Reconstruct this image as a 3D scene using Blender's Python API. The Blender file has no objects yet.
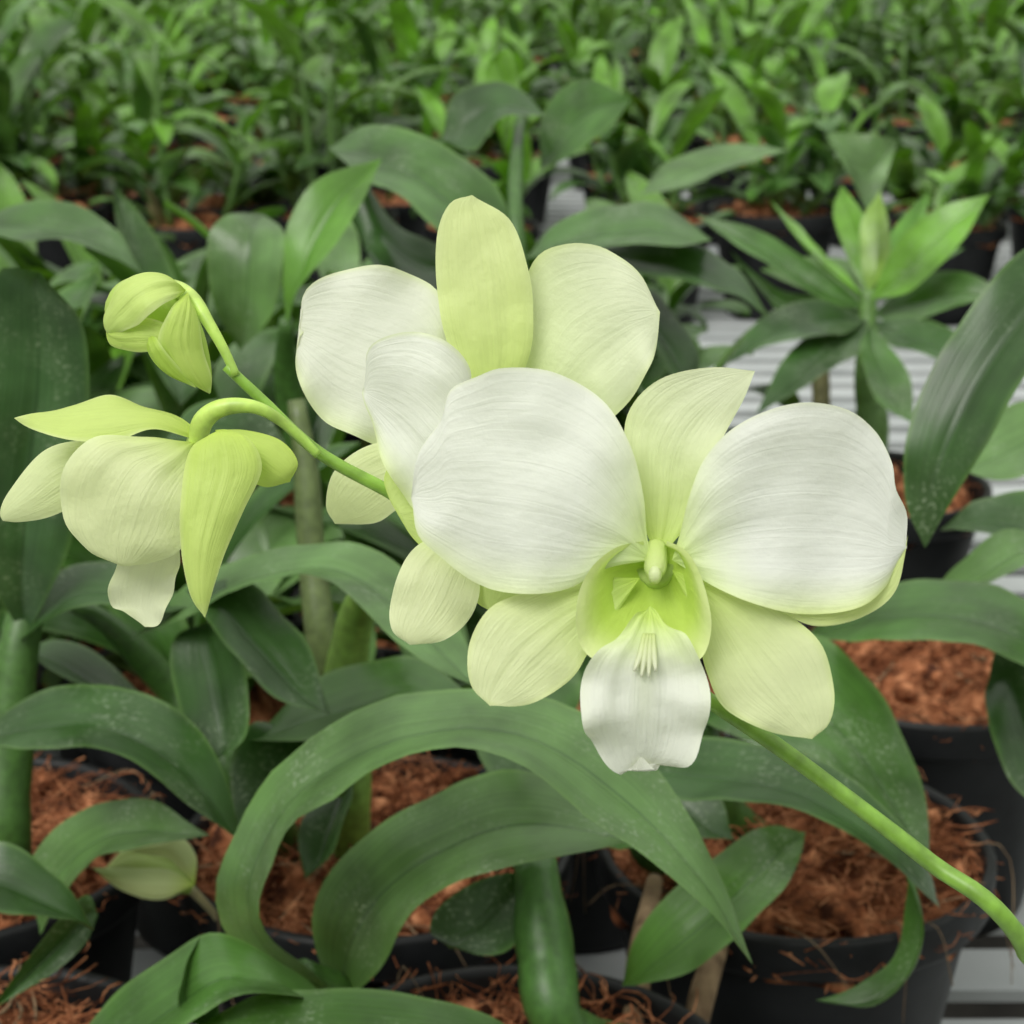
import bpy, math, random
import numpy as np
from mathutils import Vector, noise as mnoise

# ------------------------------------------------------------------ survey frame
PITCH = math.radians(18.0); FPX = 1800.0; K = FPX/1150.0
CAM = np.array([0.0, 0.0, 1.25])
FW = np.array([0, math.cos(PITCH), -math.sin(PITCH)])
UP = np.array([0, math.sin(PITCH), math.cos(PITCH)])
RT = np.array([1.0, 0, 0])
BENCH = 0.80; RIM = 0.92
def at(u, v, d):
    d = d*K
    return CAM + FW*d + RT*((u-512)/FPX*d) + UP*((512-v)/FPX*d)

# ------------------------------------------------------------------ materials
MATS = {}
def new_mat(name):
    m = bpy.data.materials.new(name); m.use_nodes = True
    nt = m.node_tree; nt.nodes.clear(); MATS[name] = m
    return m, nt
def N(nt, t, **kw):
    n = nt.nodes.new(t)
    for k, v in kw.items():
        if k in n.inputs: n.inputs[k].default_value = v
        else: setattr(n, k, v)
    return n
def ramp(nt, stops):
    r = nt.nodes.new('ShaderNodeValToRGB')
    e = r.color_ramp.elements
    while len(e) < len(stops): e.new(0.5)
    for el, (p, c) in zip(e, stops):
        el.position = p
        el.color = (c[0], c[1], c[2], 1) if not isinstance(c, (int, float)) else (c, c, c, 1)
    return r
def mixc(nt, a, b, fac, mode='MIX'):
    m = nt.nodes.new('ShaderNodeMix'); m.data_type = 'RGBA'; m.blend_type = mode
    for s, x in ((m.inputs[0], fac), (m.inputs[6], a), (m.inputs[7], b)):
        if isinstance(x, bpy.types.NodeSocket): nt.links.new(x, s)
        elif isinstance(x, (int, float)): s.default_value = x
        else: s.default_value = (x[0], x[1], x[2], 1)
    return m.outputs[2]
def mul(nt, a, b):
    m = N(nt, 'ShaderNodeMath', operation='MULTIPLY')
    for s, x in ((m.inputs[0], a), (m.inputs[1], b)):
        if isinstance(x, bpy.types.NodeSocket): nt.links.new(x, s)
        else: s.default_value = x
    return m.outputs[0]

def mat_leaf():
    m, nt = new_mat('orchid_leaf'); L = nt.links.new
    att = N(nt, 'ShaderNodeAttribute', attribute_name='pc')
    uv = N(nt, 'ShaderNodeTexCoord')
    mp = N(nt, 'ShaderNodeMapping'); mp.inputs['Scale'].default_value = (34, 1.2, 1)
    L(uv.outputs['UV'], mp.inputs['Vector'])
    vein = N(nt, 'ShaderNodeTexNoise'); vein.inputs['Scale'].default_value = 1.0; vein.inputs['Detail'].default_value = 2
    L(mp.outputs[0], vein.inputs['Vector'])
    big = N(nt, 'ShaderNodeTexNoise'); big.inputs['Scale'].default_value = 32; big.inputs['Detail'].default_value = 4
    L(uv.outputs['Object'], big.inputs['Vector'])
    rb = ramp(nt, [(0.3, 0.55), (0.7, 1.4)]); L(big.outputs[0], rb.inputs[0])
    c = mixc(nt, att.outputs['Color'], rb.outputs[0], 1.0, 'MULTIPLY')
    rv = ramp(nt, [(0.35, 0.88), (0.65, 1.1)]); L(vein.outputs[0], rv.inputs[0])
    c = mixc(nt, c, rv.outputs[0], 1.0, 'MULTIPLY')
    sx = N(nt, 'ShaderNodeSeparateXYZ'); L(uv.outputs['UV'], sx.inputs[0])
    sb = N(nt, 'ShaderNodeMath', operation='SUBTRACT'); L(sx.outputs[0], sb.inputs[0]); sb.inputs[1].default_value = 0.5
    ab = N(nt, 'ShaderNodeMath', operation='ABSOLUTE'); L(sb.outputs[0], ab.inputs[0])
    rm = ramp(nt, [(0.0, 0.6), (0.025, 0.0)]); L(ab.outputs[0], rm.inputs[0])
    c = mixc(nt, c, (0.015, 0.045, 0.010), rm.outputs[0])
    # hard-water residue
    sp = N(nt, 'ShaderNodeTexNoise'); sp.inputs['Scale'].default_value = 680; sp.inputs['Detail'].default_value = 4
    L(uv.outputs['Object'], sp.inputs['Vector'])
    rs = ramp(nt, [(0.55, 0.0), (0.69, 1.0)]); L(sp.outputs[0], rs.inputs[0])
    sp2 = N(nt, 'ShaderNodeTexNoise'); sp2.inputs['Scale'].default_value = 42; sp2.inputs['Detail'].default_value = 3
    L(uv.outputs['Object'], sp2.inputs['Vector'])
    rs2 = ramp(nt, [(0.43, 0.0), (0.68, 0.75)]); L(sp2.outputs[0], rs2.inputs[0])
    sp3 = N(nt, 'ShaderNodeTexNoise'); sp3.inputs['Scale'].default_value = 13; L(uv.outputs['Object'], sp3.inputs['Vector'])
    rs3 = ramp(nt, [(0.40, 0.12), (0.56, 1.0)]); L(sp3.outputs[0], rs3.inputs[0])
    film = mul(nt, mul(nt, rs2.outputs[0], rs3.outputs[0]), .25)
    spots = mul(nt, mul(nt, rs.outputs[0], rs2.outputs[0]), rs3.outputs[0])
    c = mixc(nt, c, (0.18, 0.24, 0.15), film)
    c = mixc(nt, c, (0.34, 0.41, 0.30), spots)
    bp = N(nt, 'ShaderNodeBump'); bp.inputs['Strength'].default_value = 0.35; bp.inputs['Distance'].default_value = 0.0006
    L(vein.outputs[0], bp.inputs['Height'])
    p = N(nt, 'ShaderNodeBsdfPrincipled'); L(c, p.inputs['Base Color']); L(bp.outputs[0], p.inputs['Normal'])
    p.inputs['Roughness'].default_value = 0.32; p.inputs['Specular IOR Level'].default_value = 0.42
    tr = N(nt, 'ShaderNodeBsdfTranslucent')
    tc = mixc(nt, c, (1.7, 1.9, 0.4), 1.0, 'MULTIPLY'); L(tc, tr.inputs[0])
    ms = N(nt, 'ShaderNodeMixShader'); ms.inputs[0].default_value = 0.15
    L(p.outputs[0], ms.inputs[1]); L(tr.outputs[0], ms.inputs[2])
    o = N(nt, 'ShaderNodeOutputMaterial'); L(ms.outputs[0], o.inputs[0])
    return m

def mat_petal():
    m, nt = new_mat('orchid_petal'); L = nt.links.new
    att = N(nt, 'ShaderNodeAttribute', attribute_name='pc')
    uv = N(nt, 'ShaderNodeTexCoord')
    mp = N(nt, 'ShaderNodeMapping'); mp.inputs['Scale'].default_value = (30, 3.5, 1)
    L(uv.outputs['UV'], mp.inputs['Vector'])
    vein = N(nt, 'ShaderNodeTexNoise'); vein.inputs['Scale'].default_value = 1.0; vein.inputs['Detail'].default_value = 2
    vein.inputs['Distortion'].default_value = .8
    L(mp.outputs[0], vein.inputs['Vector'])
    rv = ramp(nt, [(0.3, 0.97), (0.6, 1.0)]); L(vein.outputs[0], rv.inputs[0])
    c = mixc(nt, att.outputs['Color'], rv.outputs[0], 1.0, 'MULTIPLY')
    fine = N(nt, 'ShaderNodeTexNoise'); fine.inputs['Scale'].default_value = 560; fine.inputs['Detail'].default_value = 3
    L(uv.outputs['Object'], fine.inputs['Vector'])
    ad = N(nt, 'ShaderNodeMath', operation='MULTIPLY_ADD'); L(fine.outputs[0], ad.inputs[0]); ad.inputs[1].default_value = 1.2; L(vein.outputs[0], ad.inputs[2])
    bp = N(nt, 'ShaderNodeBump'); bp.inputs['Strength'].default_value = 0.4; bp.inputs['Distance'].default_value = 0.0004
    L(ad.outputs[0], bp.inputs['Height'])
    p = N(nt, 'ShaderNodeBsdfPrincipled'); L(c, p.inputs['Base Color']); L(bp.outputs[0], p.inputs['Normal'])
    p.inputs['Roughness'].default_value = 0.48; p.inputs['Specular IOR Level'].default_value = 0.3
    tr = N(nt, 'ShaderNodeBsdfTranslucent'); L(mixc(nt, c, (1.0, 1.0, .80), 1.0, 'MULTIPLY'), tr.inputs[0])
    ms = N(nt, 'ShaderNodeMixShader'); ms.inputs[0].default_value = 0.36
    L(p.outputs[0], ms.inputs[1]); L(tr.outputs[0], ms.inputs[2])
    o = N(nt, 'ShaderNodeOutputMaterial'); L(ms.outputs[0], o.inputs[0])
    return m

def mat_stem():
    m, nt = new_mat('orchid_stem'); L = nt.links.new
    att = N(nt, 'ShaderNodeAttribute', attribute_name='pc')
    tc = N(nt, 'ShaderNodeTexCoord')
    n = N(nt, 'ShaderNodeTexNoise'); n.inputs['Scale'].default_value = 260; n.inputs['Detail'].default_value = 4
    L(tc.outputs['Object'], n.inputs['Vector'])
    r = ramp(nt, [(0.3, 0.7), (0.7, 1.2)]); L(n.outputs[0], r.inputs[0])
    c = mixc(nt, att.outputs['Color'], r.outputs[0], 1.0, 'MULTIPLY')
    p = N(nt, 'ShaderNodeBsdfPrincipled'); L(c, p.inputs['Base Color']); p.inputs['Roughness'].default_value = 0.42
    p.inputs['Subsurface Weight'].default_value = 0.1; p.inputs['Subsurface Radius'].default_value = (0.002, 0.003, 0.001)
    bp = N(nt, 'ShaderNodeBump'); bp.inputs['Strength'].default_value = 0.3; bp.inputs['Distance'].default_value = 0.0005
    L(n.outputs[0], bp.inputs['Height']); L(bp.outputs[0], p.inputs['Normal'])
    o = N(nt, 'ShaderNodeOutputMaterial'); L(p.outputs[0], o.inputs[0])
    return m

def mat_simple(name, stops, scale, rough, bump=0.0, dist=0.002, detail=5, spec=0.5, stretch=(1, 1, 1)):
    m, nt = new_mat(name); L = nt.links.new
    tc = N(nt, 'ShaderNodeTexCoord')
    mp = N(nt, 'ShaderNodeMapping'); mp.inputs['Scale'].default_value = stretch
    L(tc.outputs['Object'], mp.inputs['Vector'])
    n = N(nt, 'ShaderNodeTexNoise'); n.inputs['Scale'].default_value = scale; n.inputs['Detail'].default_value = detail
    L(mp.outputs[0], n.inputs['Vector'])
    r = ramp(nt, stops); L(n.outputs[0], r.inputs[0])
    p = N(nt, 'ShaderNodeBsdfPrincipled'); L(r.outputs[0], p.inputs['Base Color'])
    p.inputs['Roughness'].default_value = rough; p.inputs['Specular IOR Level'].default_value = spec
    if bump:
        bp = N(nt, 'ShaderNodeBump'); bp.inputs['Strength'].default_value = bump; bp.inputs['Distance'].default_value = dist
        L(n.outputs[0], bp.inputs['Height']); L(bp.outputs[0], p.inputs['Normal'])
    o = N(nt, 'ShaderNodeOutputMaterial'); L(p.outputs[0], o.inputs[0])
    return m
mat_leaf(); mat_petal(); mat_stem()
mat_simple('coir_fibre', [(0.36, (0.055, 0.017, 0.008)), (0.5, (0.30, 0.105, 0.045)), (0.68, (0.66, 0.30, 0.15))], 110, 0.9, 0.8, 0.004, detail=8, spec=.2)
mat_simple('black_pot_plastic', [(0.3, (0.004, 0.0045, 0.005)), (0.7, (0.012, 0.013, 0.015))], 60, 0.5, 0.1, spec=.3)
mat_simple('bench_metal', [(0.3, (0.32, 0.34, 0.35)), (0.7, (0.52, 0.54, 0.55))], 9, 0.5, 0.0)
mat_simple('greenhouse_floor', [(0.3, (0.02, 0.018, 0.016)), (0.7, (0.05, 0.045, 0.04))], 14, 0.9, 0.4, 0.01)
mat_simple('dry_bark', [(0.3, (0.12, 0.07, 0.035)), (0.7, (0.38, 0.26, 0.15))], 120, 0.8, 0.6, 0.002, stretch=(1, 1, .3))
MI = ['orchid_leaf', 'orchid_petal', 'orchid_stem', 'coir_fibre', 'black_pot_plastic', 'dry_bark', 'bench_metal']
LEAF, PETAL, STEM, COIR, POT, BARK, METAL = range(7)

# ------------------------------------------------------------------ mesh builder
class MB:
    def __init__(s): s.v = []; s.uv = []; s.c = []; s.f = []; s.m = []
    def grid(s, G, UVs, C, mat, closed=False):
        R, Kc = G.shape[0], G.shape[1]; b = len(s.v)
        s.v.extend(map(tuple, G.reshape(-1, 3))); s.uv.extend(map(tuple, UVs.reshape(-1, 2))); s.c.extend(map(tuple, C.reshape(-1, 3)))
        for i in range(R-1):
            for j in range(Kc-1 if not closed else Kc):
                j2 = (j+1) % Kc
                s.f.append((b+i*Kc+j, b+i*Kc+j2, b+(i+1)*Kc+j2, b+(i+1)*Kc+j)); s.m.append(mat)
    def obj(s, name, parent=None):
        me = bpy.data.meshes.new(name); me.from_pydata(s.v, [], s.f)
        used = sorted(set(s.m)); mp = {x: i for i, x in enumerate(used)}
        for x in used: me.materials.append(MATS[MI[x]])
        me.polygons.foreach_set('material_index', [mp[x] for x in s.m])
        me.polygons.foreach_set('use_smooth', [True]*len(s.f))
        uvl = me.uv_layers.new(name='UVMap')
        li = np.zeros(len(me.loops), dtype=np.int32); me.loops.foreach_get('vertex_index', li)
        uvl.data.foreach_set('uv', np.array(s.uv, dtype=np.float32)[li].ravel())
        ca = me.color_attributes.new('pc', 'FLOAT_COLOR', 'POINT')
        cc = np.ones((len(s.v), 4), dtype=np.float32); cc[:, :3] = np.array(s.c)
        ca.data.foreach_set('color', cc.ravel())
        me.update()
        o = bpy.data.objects.new(name, me); bpy.context.scene.collection.objects.link(o)
        if parent: o.parent = parent
        return o

def cr(pts, n):
    p = np.array(pts, float)
    if len(p) == 2: t = np.linspace(0, 1, n)[:, None]; return p[0]*(1-t)+p[1]*t
    e = np.vstack([2*p[0]-p[1], p, 2*p[-1]-p[-2]]); out = []
    for i in range(1, len(e)-2):
        a, b, c, d = e[i-1], e[i], e[i+1], e[i+2]
        for t in np.linspace(0, 1, 14, endpoint=False):
            out.append(0.5*((2*b)+(-a+c)*t+(2*a-5*b+4*c-d)*t*t+(-a+3*b-3*c+d)*t**3))
    out.append(p[-1]); out = np.array(out)
    s = np.concatenate([[0], np.cumsum(np.linalg.norm(np.diff(out[:, :3], axis=0), axis=1))])
    q = np.linspace(0, s[-1], n)
    return np.stack([np.interp(q, s, out[:, k]) for k in range(out.shape[1])], 1)
def nrm(a): return a/np.maximum(np.linalg.norm(a, axis=-1, keepdims=True), 1e-9)

def surf(mb, A, B, mat, nS=30, nT=13, cup=0., fold=0., ruf=0., rk=4, ph=0., cfn=None, wav=0., nz=0., nf=90., groove=0., fan=0.):
    """A, B: world-space edge point lists sharing start and end."""
    A = cr(A, nS); B = cr(B, nS)
    M = (A+B)/2; tg = np.gradient(M, axis=0); ac = B-A
    w = np.linalg.norm(ac, axis=1, keepdims=True)
    n = np.cross(ac, tg); avg = n.sum(0)
    n = nrm(n)*(w/ w.max()) + 0.25*nrm(avg[None])*(0.15+0*w)
    n = nrm(n)
    if np.dot(n.mean(0), CAM-M.mean(0)) < 0: n = -n
    s = np.linspace(0, 1, nS)[:, None]; t = np.linspace(-1, 1, nT)[None, :]
    lam = (t+1)/2
    G = A[:, None, :]*(1-lam[..., None]) + B[:, None, :]*lam[..., None]
    env = np.sin(np.pi*np.clip(s, 0, 1))**0.7
    disp = cup*(1-t**2)*env - fold*(1-np.abs(t))**1.3*env - groove*np.exp(-(t/.07)**2)*env
    disp = disp + ruf*np.abs(t)**2.2*np.sin(rk*2*np.pi*s+ph+np.sign(t)*1.3)*env + wav*np.sin(5*s+3*t+ph)*env
    if fan:
        disp = disp + fan*(np.sin(t*9+2.2*s+ph)+.5*np.sin(t*17-3*s+ph*2))*env*np.clip(1.15-s, 0, 1)**1.5
    if nz:
        q = np.array([[mnoise.noise(Vector(G[i, j]*nf)) + .5*mnoise.noise(Vector(G[i, j]*nf*2.3)) for j in range(nT)] for i in range(nS)])
        disp = disp + nz*q*(env**.5)*(.4+.6*np.abs(t))
    G = G + n[:, None, :]*disp[..., None]
    UVs = np.stack(np.broadcast_arrays(lam+0*s, s+0*t), -1)
    C = cfn(s+0*t, t+0*s)
    mb.grid(G, UVs, C, mat)

def tube(mb, pts, rad, mat, col, n=None, seg=10, col2=None, bump=None):
    pts = np.array(pts, float); n = n or max(8, len(pts)*6)
    rr = np.interp(np.linspace(0, 1, len(pts)), np.linspace(0, 1, len(np.atleast_1d(rad))), np.atleast_1d(rad))
    q = cr(np.hstack([pts, rr[:, None]]), n); P = q[:, :3]; R = np.maximum(q[:, 3], 1e-5)
    T = nrm(np.gradient(P, axis=0))
    a = np.array([0.3, 0.2, 1.0]) if abs(T[0][2]) < .9 else np.array([1., 0.1, 0])
    u = nrm(np.cross(T[0], a)); F = []
    for i in range(n):
        u = nrm(u-T[i]*np.dot(u, T[i])); F.append((u.copy(), np.cross(T[i], u)))
    s = np.linspace(0, 1, n)
    if bump is not None: R = R*bump(s)
    th = np.linspace(0, 2*np.pi, seg, endpoint=False)
    cs, sn = np.cos(th), np.sin(th)
    G = np.array([P[i]+(F[i][0][None]*cs[:, None]+F[i][1][None]*sn[:, None])*R[i] for i in range(n)])
    G = np.concatenate([np.repeat(P[:1], seg, 0)[None], G, np.repeat(P[-1:], seg, 0)[None]])
    ss = np.concatenate([[0], s, [1]])[:, None]
    UVs = np.stack(np.broadcast_arrays(th[None]/(2*np.pi)*0.4, ss), -1)
    c1 = np.array(col); c2 = np.array(col2 if col2 is not None else col)
    C = np.broadcast_to((c1*(1-ss)+c2*ss)[:, None, :], G.shape)
    mb.grid(G, UVs, C, mat, closed=True)

def revolve(mb, c, prof, mat, seg=40, col=(.02, .02, .02)):
    th = np.linspace(0, 2*np.pi, seg, endpoint=False)
    G = np.array([[[c[0]+r*math.cos(x), c[1]+r*math.sin(x), c[2]+z] for x in th] for r, z in prof])
    UVs = np.zeros(G.shape[:2]+(2,)); C = np.broadcast_to(np.array(col), G.shape)
    mb.grid(G, UVs, C, mat, closed=True)

def pot(mb, x, y, rnd, fibres=200, seg=40, h=0.12, r=0.075, z0=None, mound=.014):
    z0 = BENCH+0.001 if z0 is None else z0
    prof = [(0.0, 0), (r*.68, 0), (r*.70, .004), (r*.90, h*.84), (r*.91, h*.86), (r*.985, h*.865), (r, h*.88), (r, h*.985), (r*.99, h), (r*.955, h), (r*.94, h*.98), (r*.90, h*.80), (r*.88, h*.74)]
    revolve(mb, (x, y, z0), prof, POT, seg)
    big = fibres > 100
    nr = 26 if big else 6; sg = 72 if big else seg
    th = np.linspace(0, 2*np.pi, sg, endpoint=False); G = []
    for i in range(nr+1):
        rr = r*.94*i/nr; row = []
        for t in th:
            px, py = x+rr*math.cos(t), y+rr*math.sin(t)
            z = z0+h*.86+mound*(1-(i/nr)**2)+(.018*mnoise.noise(Vector((px*45, py*45, 1)))+.009*mnoise.noise(Vector((px*140, py*140, 2))))
            row.append((px, py, z))
        G.append(row)
    G = np.array(G); mb.grid(G, np.zeros(G.shape[:2]+(2,)), np.ones(G.shape)*.3, COIR, closed=True)
    for k in range(fibres):
        a = rnd.uniform(0, 6.28); q = r*.95*math.sqrt(rnd.random())
        p = np.array([x+q*math.cos(a), y+q*math.sin(a), z0+h*.88+mound*(1-(q/r)**2)+rnd.uniform(-.002, .010)])
        d = rnd.uniform(0, 6.28); ln = rnd.uniform(.010, .034); pts = [p]
        for j in range(3):
            d += rnd.uniform(-1.3, 1.3); pts.append(pts[-1]+np.array([math.cos(d)*ln/3, math.sin(d)*ln/3, rnd.uniform(-.0045, .005)]))
        if math.hypot(pts[-1][0]-x, pts[-1][1]-y) > r*1.06: continue
        tube(mb, pts, rnd.uniform(.00018, .00045), COIR, (.4, .2, .1), n=6, seg=3)
    if fibres > 300:
        for k in range(22):   # coir chunks
            a = rnd.uniform(0, 6.28); q = r*.85*math.sqrt(rnd.random()); d = rnd.uniform(0, 6.28); l = rnd.uniform(.008, .022)
            p = np.array([x+q*math.cos(a), y+q*math.sin(a), z0+h*.88+mound*(1-(q/r)**2)+rnd.uniform(0.0, .005)])
            e = np.array([math.cos(d)*l, math.sin(d)*l, rnd.uniform(-.005, .006)])
            tube(mb, [p-e/2, p+np.array([0, 0, .002]), p+e/2], [.002, rnd.uniform(.004, .008), .002], COIR, (.4, .3, .2), n=9, seg=7, bump=lambda s: 1+.3*np.sin(s*17+k))
        for k in range(5):    # aerial roots
            a = rnd.uniform(0, 6.28); d = a+rnd.uniform(-.8, .8)
            p = np.array([x+.02*math.cos(a), y+.02*math.sin(a), z0+h*1.02]); pts = [p]
            for j in range(4):
                d += rnd.uniform(-.5, .5); pts.append(pts[-1]+np.array([math.cos(d)*.014, math.sin(d)*.014, rnd.uniform(-.006, .002)]))
            tube(mb, pts, [.0008, .0006, .0003], BARK, (.4, .3, .2), n=14, seg=5)
        for k in range(10):   # strands trailing over the rim
            a = rnd.uniform(0, 6.28); u = np.array([math.cos(a), math.sin(a), 0]); c0 = np.array([x, y, z0])
            tv = np.array([-u[1], u[0], 0])*rnd.uniform(-.04, .04)
            pts = [c0+u*r*.8+np.array([0, 0, h*.98]), c0+u*(r*1.03)+tv*.5+np.array([0, 0, h*1.02]), c0+u*(r*1.05)+tv+np.array([0, 0, h*rnd.uniform(.6, .9)])]
            tube(mb, pts, .00022, BARK, (.4, .2, .1), n=12, seg=3)

# ------------------------------------------------------------------ colours
DG = (0.028, 0.074, 0.015); MG = (0.052, 0.128, 0.023); BG = (0.12, 0.28, 0.025); LG = (0.090, 0.175, 0.052); YG = (.20, .33, .06)
def leafcol(c):
    c = np.array(c)
    def f(s, t):
        k = 1.0+0.12*s
        e = np.clip((np.abs(t)-.94)/.06, 0, 1)*.45
        out = c[None, None, :]*k[..., None]
        return out*(1-e[..., None])+np.array((.13, .24, .06))*e[..., None]
    return f
def edge(pts, ds):
    k = len(pts); out = []
    for i, (u, v) in enumerate(pts):
        x = i/(k-1); d0, dm, d1 = ds
        d = d0*(1-x)*(1-2*x)+4*dm*x*(1-x)+d1*x*(2*x-1)
        out.append(at(u, v, d))
    return out
def leaf(mb, A, dA, B, dB, col, fold=.004, wav=.0):
    surf(mb, edge(A, dA), edge(B, dB), LEAF, nS=38, nT=15, fold=fold, wav=wav, cfn=leafcol(col), nz=.0018, nf=35, groove=.0006, ruf=.0006, rk=2)

def free_leaf(mb, base, az, el0, bend, L, W, col, twist=0., nS=16, nT=5, fold=.12):
    s = np.linspace(0, 1, nS); el = el0-bend*s**1.2
    h = np.array([math.cos(az), math.sin(az), 0]); z = np.array([0, 0, 1.])
    T = np.cos(el)[:, None]*h+np.sin(el)[:, None]*z
    P = base+np.concatenate([[np.zeros(3)], np.cumsum((T[1:]+T[:-1])/2*L/(nS-1), 0)])
    side0 = np.cross(h, z)
    up = np.cross(side0[None], T)
    tw = twist*s[:, None]
    side = side0*np.cos(tw)+up*np.sin(tw)
    w = W/2*np.clip((.22+.78*np.sin(np.pi*np.clip(s*.95+.03, 0, 1))**.8), 0, 1)*np.where(s > .8, np.sqrt(np.clip(1-((s-.8)/.2)**1.7, 0, 1)), 1)
    t = np.linspace(-1, 1, nT)
    G = P[:, None]+side[:, None]*(w[:, None]*t[None])[..., None]-up[:, None]*(fold*W*(1-np.abs(t))[None]*np.ones((nS, 1)))[..., None]
    UVs = np.stack(np.broadcast_arrays((t[None]+1)/2, s[:, None]), -1)
    mb.grid(G, UVs, leafcol(col)(s[:, None]+0*t[None], t[None]+0*s[:, None]), LEAF)

def cane(mb, pts, r, col=(.10, .20, .05), n=26, col2=None):
    tube(mb, pts, r, STEM, col, n=n, seg=12, col2=col2, bump=lambda s: 1+.12*np.abs(np.sin(s*np.pi*4.5))**.5-.03)

def auto_plant(mb, x, y, rnd, H=.12, canes=3, leaves=6, L=.12, W=.034, z=RIM, hi=True, bright=0.5, gain=1.0, spread=.02):
    for c in range(canes):
        a = rnd.uniform(0, 6.28); q = spread*rnd.uniform(.4, 1.4); b = np.array([x+q*math.cos(a), y+q*math.sin(a), z-.012])
        lean = rnd.uniform(.0, .055); h = H*rnd.uniform(.45, 1.15)
        old = rnd.random() < .15
        if old: h *= .5
        top = b+np.array([math.cos(a)*lean, math.sin(a)*lean, h])
        mid = (b+top)/2+np.array([math.cos(a)*.006, math.sin(a)*.006, 0])
        cane(mb, [b, mid, top], [.0038, .0050, .003], (.20, .18, .08) if old else (.09, .18, .04), n=16 if hi else 7)
        phi = rnd.uniform(0, 6.28)
        for i in range(leaves):
            f = min(1, .15+.85*(i+rnd.uniform(-.2, .2))/(leaves-1))
            f = max(.1, f)
            p = b*(1-f)**2+2*f*(1-f)*mid+f*f*top
            az = phi+i*math.pi+rnd.uniform(-.5, .5)
            k = rnd.random()
            col = np.array(MG)*(1-k)+np.array(DG)*k
            if rnd.random() < bright*(f**1.5): col = np.array(BG)*rnd.uniform(.5, 1.0)
            elif rnd.random() < .25: col = np.array(LG)
            free_leaf(mb, p, az, rnd.uniform(.7, 1.25)+(.25 if f > .9 else 0), rnd.uniform(.9, 2.1)*(1 if f < .9 else .6),
                      L*rnd.uniform(.7, 1.2), W*rnd.uniform(.75, 1.2), col*gain, rnd.uniform(-.5, .5), nS=16 if hi else 10, nT=7 if hi else 5)

# ================================================================== SPRAY
spray = bpy.data.objects.new('orchid_flower_spray', None); bpy.context.scene.collection.objects.link(spray)
WH = np.array((.83, .845, .81)); CR = np.array((.75, .83, .48)); LM = np.array((.54, .71, .11)); LD = np.array((.42, .61, .05))
def pcol(base=LM, mid=WH, rim=CR, bw=.28, rw=.12, rs=.8, side=0, sidec=None):
    base, mid, rim = map(np.array, (base, mid, rim)); sidec = LM if sidec is None else np.array(sidec)
    def f(s, t):
        b = np.clip(1-s/bw, 0, 1)**1.3
        e = np.clip((np.abs(t)-(1-rw))/rw, 0, 1)*rs
        e = np.maximum(e, np.clip((s-(1-rw*.6))/(rw*.6), 0, 1)*rs)
        c = mid*(1-e[..., None])+rim*e[..., None]
        if side:
            q = np.clip((t*side-.55)/.45, 0, 1)**1.6*.9*np.clip(s*2, 0, 1)
            c = c*(1-q[..., None])+sidec*q[..., None]
        c = c*(1-b[..., None])+base*b[..., None]
        return c
    return f
def petal(mb, D, A, B, cf, **k):
    g = lambda Q: [at(q[0], q[1], D+(q[2]/1000/K if len(q) > 2 else 0)) for q in Q]
    kw = dict(nS=44, nT=25, nz=.0008, nf=85, fan=.0001); kw.update(k)
    surf(mb, g(A), g(B), PETAL, cfn=cf, **kw)

# ---- hero flower
m = MB(); D = .180
petal(m, D, [(658, 560, 4), (634, 500, 5), (624, 440, 6), (632, 405, 6), (662, 378, 6), (712, 367, 5), (755, 371, 4)],
      [(658, 560, 4), (690, 520, 5), (706, 470, 5), (728, 428, 5), (745, 396, 4), (755, 371, 4)],
      pcol(LM, (.79, .84, .60), (.79, .85, .54), .8, .1, .5), cup=-.0008, ruf=.0008, rk=2, nz=.0014, fan=.00018)
petal(m, D, [(640, 578, 3), (585, 578, 3), (530, 590, 2), (490, 608, 1), (469, 645, 0), (471, 685, 0), (490, 706, -1)],
      [(640, 578, 3), (612, 620, 2), (590, 650, 1), (570, 680, 0), (530, 704, -1), (490, 706, -1)],
      pcol(LM, (.78, .845, .50), (.73, .82, .38), .65, .14, .6), cup=.0006, ruf=.0006, groove=.0003, fan=.00015)
petal(m, D, [(672, 570, 3), (720, 585, 2), (775, 606, 1), (818, 640, 0), (834, 685, -1), (830, 722, -1), (812, 739, -1)],
      [(672, 570, 3), (696, 620, 1), (706, 670, 0), (725, 708, -1), (770, 732, -1), (812, 739, -1)],
      pcol(LM, (.78, .845, .50), (.70, .82, .34), .65, .14, .6), cup=.0006, ruf=.0006, groove=.0003, fan=.00015)
BP = dict(ruf=.0015, rk=2.3, nz=.0030, nf=55, nS=70, nT=49, fan=.00022)
petal(m, D, [(652, 560, 2), (645, 500, 0), (630, 445, -1), (602, 398, -1), (553, 371, 0), (505, 370, 1), (478, 378, 1), (450, 390, 1), (438, 420, 1), (418, 455, 2), (411, 498, 2)],
      [(652, 560, 2), (610, 568, 0), (572, 588, -1), (530, 594, -2), (488, 588, -2), (450, 566, -1), (422, 538, 1), (411, 498, 2)],
      pcol((.66, .80, .28), WH, (.80, .84, .66), .38, .05, .7, 1, (.75, .83, .50)), cup=.0002, wav=.0009, **BP)
petal(m, D, [(672, 560, 2), (688, 500, 1), (706, 456, 1), (740, 424, 1), (790, 406, 1), (842, 409, 1), (876, 430, 1), (892, 462, 1), (894, 490, 1), (907, 516, 2), (907, 548, 2)],
      [(672, 560, 2), (706, 582, 0), (750, 603, -1), (800, 614, -1), (850, 609, 0), (886, 585, 1), (907, 548, 2)],
      pcol((.66, .80, .28), WH, (.80, .84, .66), .38, .05, .7, 1, (.70, .80, .34)), cup=.0002, ph=2, wav=.0009, **BP)
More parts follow.
